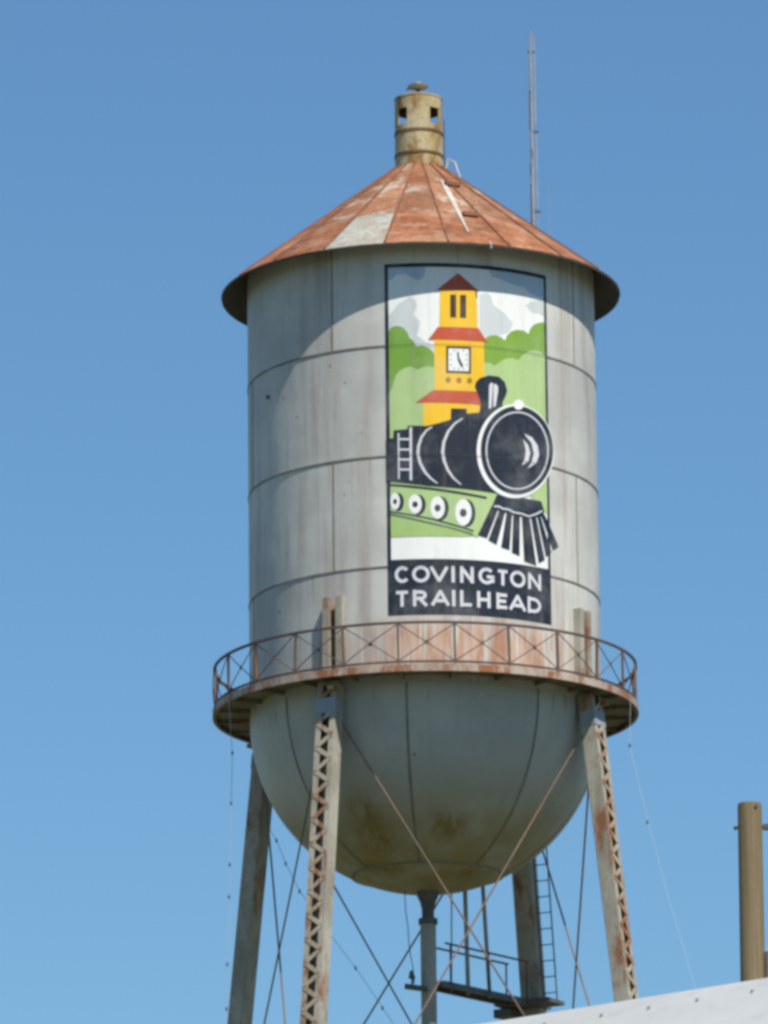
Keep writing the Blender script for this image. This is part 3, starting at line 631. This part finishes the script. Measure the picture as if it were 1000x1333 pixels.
# ================================================================== antennas on the far side of the roof
def antenna():
    az, r = radians(141), 4.62; b = pol(az, r, cone_z(r)); b.x = at_depth(694, 280, b.y).x
    E = empty('antenna_mast', AX + Vector((b.x, b.y, cone_z(sqrt(b.x**2+b.y**2)))))
    prep(E, 'tall thin grey antenna mast with side arms rising behind the tower roof', 'antenna')
    zt_ = at_depth(694, 40, b.y).z; h = zt_-E.location.z
    MB().tube([(0, 0, 0), (0.0, 0, h*0.5), (0.0, 0, h*0.87), (0.01, 0, h)], [0.045, 0.04, 0.032, 0.02], 8).build('pole', M['pale_mast'], E, True)
    MB().beam((0, 0, -0.05), (0, 0, 0.04), 0.3, 0.3).build('base_plate', M['dark'], E)
    zz = [at_depth(694, y, b.y).z-E.location.z for y in (70, 118, 166, 172, 218, 275)]
    for i, (y0, y1, dx) in enumerate(((45, 66, 0.09), (70, 164, 0.10), (173, 272, 0.12), (278, 300, 0.12))):
        z0, z1 = at_depth(694, y1, b.y).z-E.location.z, at_depth(694, y0, b.y).z-E.location.z
        MB().tube([(dx, 0.02, z0), (dx, 0.02, z1)], 0.022, 6).build('element', M['pale_mast'], E, True)
    for y, x0, x1 in ((67, -0.08, 0.10), (171, -0.02, 0.19), (275, -0.05, 0.21)):
        z_ = at_depth(694, y, b.y).z-E.location.z
        MB().beam((x0, 0, z_), (x1, 0.02, z_-0.01), 0.05, 0.05).build('side_arm', M['mast_dark'], E)
    for y0, y1 in ((118, 168), (213, 228), (240, 292)):
        z0, z1 = at_depth(694, y1, b.y).z-E.location.z, at_depth(694, y0, b.y).z-E.location.z
        MB().tube([(-0.035, -0.02, z0), (-0.035, -0.02, z1)], 0.026, 6).build('feed_line', M['mast_dark'], E)
    az2 = radians(128); b2 = pol(az2, 4.4); b2.x = at_depth(715, 290, b2.y).x; zb2 = cone_z(sqrt(b2.x**2+b2.y**2))
    E2 = empty('whip_antenna', AX + Vector((b2.x, b2.y, zb2))); prep(E2, 'short hair-thin whip antenna beside the tall mast behind the roof', 'antenna')
    h2 = at_depth(715, 243, b2.y).z-zb2
    MB().tube([(0, 0, 0.1), (0, 0, h2)], [0.012, 0.006], 6).build('whip', M['pale_mast'], E2, True)
    MB().tube([(0, 0, -0.03), (0, 0, 0.14)], 0.03, 8).build('base', M['dark'], E2, True)
M['pale_mast'] = mat_steel('pale_grey_mast', (0.34, 0.33, 0.32), (0.24, 0.235, 0.23), 0.58, 0.72, (0.2, 0.14, 0.11))
M['mast_dark'] = mat_steel('dark_mast_fitting', (0.10, 0.11, 0.12), (0.07, 0.08, 0.09), 0.7, 0.8)
antenna()

# ================================================================== strings of small lamps hung from the balcony
mw = N('thin_grey_wire', 0.6).out((0.35, 0.38, 0.42)); mb = N('dark_lamp_holder', 0.5).out((0.08, 0.09, 0.11)); mpw = N('pale_wire', 0.5).out((0.55, 0.58, 0.60))
def light_string(label, pts, bulbs, wire, r=0.008):
    base = pts[0]; E = empty('light_string', AX + base); prep(E, label, 'light string', 'light strings hung from the tower')
    MB().tube([p-base for p in pts], r, 5).build('wire', wire, E)
    for p in bulbs:
        p = p-base
        MB().revolve([(0.0, -0.065), (0.022, -0.05), (0.032, -0.02), (0.024, 0.02), (0.018, 0.045), (0.0, 0.05)], n=10).build('bulb', mb, E, True, p)
def ext(p, q, zend): return p + (q-p)*((zend-p.z)/(q.z-p.z))
dep = -pol(radians(-65), R_BAL).y*-1
dl = pol(radians(-66), R_BAL).y
f = lambda x, y, d_: at_depth(x, y, d_)
top = pol(radians(-65.5), R_BAL+0.01, f0)
pl = [top, f(302.5, 980, dl), f(300.5, 1080, dl), f(298, 1180, dl), f(295, 1313, dl)]; pl.append(ext(pl[-2], pl[-1], 0.3))
light_string('grey lamp string hanging straight down beside the dark rear leg', pl, [f(302.5, 980, dl), f(301, 1045, dl), f(299, 1125, dl), f(298.3, 1167, dl), f(296, 1255, dl), f(295, 1313, dl)], mw)
b0 = leg_pt(3, at_depth(350, 1060, 2.8).z); d3 = b0.y
pl = [b0, f(360, 1094, d3), f(372, 1124, d3), f(390, 1160, d3), f(425, 1210, d3), f(463, 1260, d3), f(500, 1315, d3)]; pl.append(ext(pl[-2], pl[-1], 0.3))
light_string('lamp string slanting from the dark rear leg towards the riser pipe', pl, [f(360, 1094, d3), f(372, 1124, d3), f(390, 1160, d3), f(463, 1260, d3), f(498, 1312, d3)], mw)
dr = pol(radians(72), R_BAL).y
pl = [pol(radians(72), R_BAL+0.01, f0), f(820, 970, dr), f(843, 1066, dr), f(868, 1160, dr), f(905, 1285, dr)]; pl.append(ext(pl[-2], pl[-1], 0.3))
light_string('pale lamp string slanting out beside the rust-streaked right-hand leg', pl, [f(820, 970, dr), f(843, 1070, dr)], mpw, 0.0045)

# ================================================================== utility pole
def utility_pole():
    dist = 83.0; top = at_dist(976, 1046, dist); base = Vector((top.x, top.y, 0))
    b_ = at_dist(977, 1270, dist); base = Vector((b_.x + (b_.x-top.x)*1.0, top.y, 0))
    E = empty('utility_pole', base); prep(E, 'thick tan utility pole standing behind the white metal roof', 'utility pole')
    n = N('tan_weathered_pole', 0.75, 0, 0.25); c = n.mix(n.ramp(n.noise((5, 5, 0.25), 5, 0.65), 0.38, 0.68), (0.14, 0.105, 0.055), (0.20, 0.155, 0.088))
    c = n.mix(n.ramp(n.noise((22, 22, 0.4), 4, 0.6), 0.52, 0.72, 0, 0.6), c, (0.10, 0.07, 0.035)); n.bump(n.noise((25, 25, 0.5), 4, 0.6), 0.01, 0.5); mp = n.out(c)
    t = top-base
    MB().tube([(0, 0, 0), t*0.5, t-Vector((0, 0, 0.03)), t], [0.19, 0.165, 0.146, 0.135], 28).build('pole', mp, E, True)
    md = M['dark']
    zb_ = at_dist(976, 1077, dist).z
    MB().tube([(t.x-0.20, 0, zb_), (t.x+0.24, 0, zb_)], 0.014, 8).build('bolt', md, E)
    MB().tube([(t.x-0.195, 0, zb_), (t.x-0.16, 0, zb_)], 0.034, 6).build('nut', md, E)
    MB().beam((t.x+0.155, 0, zb_), (t.x+0.30, 0, zb_), 0.10, 0.06).build('bracket', md, E)
    MB().revolve([(0.0, 0.0), (0.05, 0.0), (0.07, 0.03), (0.045, 0.05), (0.07, 0.08), (0.045, 0.10), (0.06, 0.13), (0.03, 0.16), (0.0, 0.16)], n=16).build('insulator', M['pale'], E, True, (t.x+0.29, 0, zb_+0.03))
    zt_ = at_dist(990, 1240, dist).z
    can = MB().revolve([(0.0, zt_+0.05), (0.18, zt_+0.03), (0.23, zt_), (0.23, zt_-0.85), (0.0, zt_-0.85)], n=28)
    for i, v in enumerate(can.v): v.x += 0.16+0.235+0.04
    can.build('transformer', M['pale'], E, True)
    for h in (0.12, 0.7): MB().beam((0.12, 0, zt_-h), (0.24, 0, zt_-h), 0.12, 0.06).build('transformer_bracket', md, E)
    zs = at_dist(985, 1052, dist).z
    p = Vector((t.x+0.07, -0.13, zs)); MB().tube([p+Vector((0, 0.02, 0)), p+Vector((0, -0.02, 0))], 0.02, 6).build('staple', md, E)
utility_pole()

# ================================================================== white metal-roofed building in front of the legs
def building():
    A = at_dist(1000, 1270.5, 28.0); zr_ = A.z; B = at_height(640, 1328.5, zr_)
    e = (A-B); e.z = 0; e.normalize(); A.z -= 0.056; B.z -= 0.056; zr_ -= 0.056
    p = Vector((e.y, -e.x, 0)); mid = (A+B)/2
    if p.dot(CAM-mid) < 0: p = -p
    r0 = mid - e*9; r1 = mid + e*5.5; L = (r1-r0).length; s = radians(30); run = 4.2
    base = Vector(((r0+r1).x/2, (r0+r1).y/2, 0))
    E = empty('metal_building', base); prep(E, 'white metal building with screwed ribbed roof and ridge cap', 'building')
    n = N('white_painted_roof_metal', 0.45, 0, 0.4); c = n.mix(n.ramp(n.noise((1.5, 1.5, 3), 4, 0.6), 0.35, 0.7), (0.44, 0.45, 0.435), (0.39, 0.40, 0.385))
    c = n.mix(n.ramp(n.noise((6, 6, 6), 5, 0.7), 0.52, 0.75, 0, 0.4), c, (0.30, 0.29, 0.26)); mroof = n.out(c)
    n = N('screw_grey', 0.5, 0.3); mscrew = n.out((0.36, 0.36, 0.35))
    n = N('white_wall_sheet', 0.55, 0, 0.3); mwall = n.out(n.mix(n.ramp(n.noise((2, 2, 0.4), 4, 0.6), 0.4, 0.7), (0.60, 0.60, 0.57), (0.5, 0.5, 0.47)))
    def P(u, w, h, side=1):                  # u along ridge from r0, w down the slope, h above the sheet
        return r0 - base + e*u + p*side*(w*cos(s) + h*sin(s)) + Vector((0, 0, -w*sin(s) + h*cos(s)))
    wid = 0.75; k = 0; SL = run/cos(s)
    while k*wid < L:
        u0 = k*wid
        for side in (1, -1):
            prof = [(0, 0), (0.0, 0.0), (0.24, 0.0), (0.26, 0.012), (0.28, 0.012), (0.30, 0), (0.48, 0), (0.50, 0.012), (0.52, 0.012), (0.54, 0), (0.68, 0), (0.70, 0.03), (0.735, 0.03), (0.75, 0.002)]
            vs = [P(u0+u, w, h-0.02, side) for w in (0.02, SL) for u, h in prof]; q = len(prof)
            MB().add(vs, [(i, i+1, q+i+1, q+i) for i in range(q-1)]).build('roof_panel', mroof, E)
        k += 1
    for side in (1, -1):
        q = [(0.0, 0.050), (0.02, 0.052), (0.60, 0.038), (0.62, -0.016)]
        vs = [P(u, w, h, side) for u in (0, L) for w, h in q]
        cap = MB().add(vs, [(i, i+1, 4+i+1, 4+i) for i in range(3)]).build('ridge_cap', mroof, E)
        m = MB(); u = 0.07
        while u < L:
            uu = u + random.uniform(-.02, .02); c0 = P(uu, 0.16, 0.044, side); c1 = P(uu, 0.16, 0.060, side)
            m.tube([c0, c1], [0.011, 0.007], 7)
            if int(u*10) % 2 == 0:
                m.tube([P(uu+.06, 0.46, 0.036, side), P(uu+.06, 0.46, 0.054, side)], [0.011, 0.007], 7)
            u += 0.27
        prep(m.build('screws', mscrew, E), kind='stuff')
    ez = zr_ - run*tan(s) - 0.05
    for side in (1, -1):
        a_, b_ = r0-base+p*side*(run-0.35)+e*0.2, r1-base+p*side*(run-0.35)-e*0.2
        a_.z = b_.z = (ez)/2 + 0.05; MB().beam(a_, b_, 0.12, ez+0.1).build('wall', mwall, E)
    for end in (r0+e*0.2, r1-e*0.2):
        c_ = end-base; w_ = p*(run-0.3); zt_ = ez+0.1; pk = zr_-0.12
        vs = []
        for o in (-0.06, 0.06):
            for v in (c_-w_, c_+w_): vs.append(Vector((v.x, v.y, 0))+e*o)
            for v in (c_+w_, c_-w_): vs.append(Vector((v.x, v.y, zt_))+e*o)
            vs.append(Vector((c_.x, c_.y, pk))+e*o)
        MB().add(vs, [(0, 1, 2, 4, 3), (5, 8, 9, 7, 6), (0, 5, 6, 1), (1, 6, 7, 2), (2, 7, 9, 4), (4, 9, 8, 3), (3, 8, 5, 0)]).build('gable_wall', mwall, E)
building()
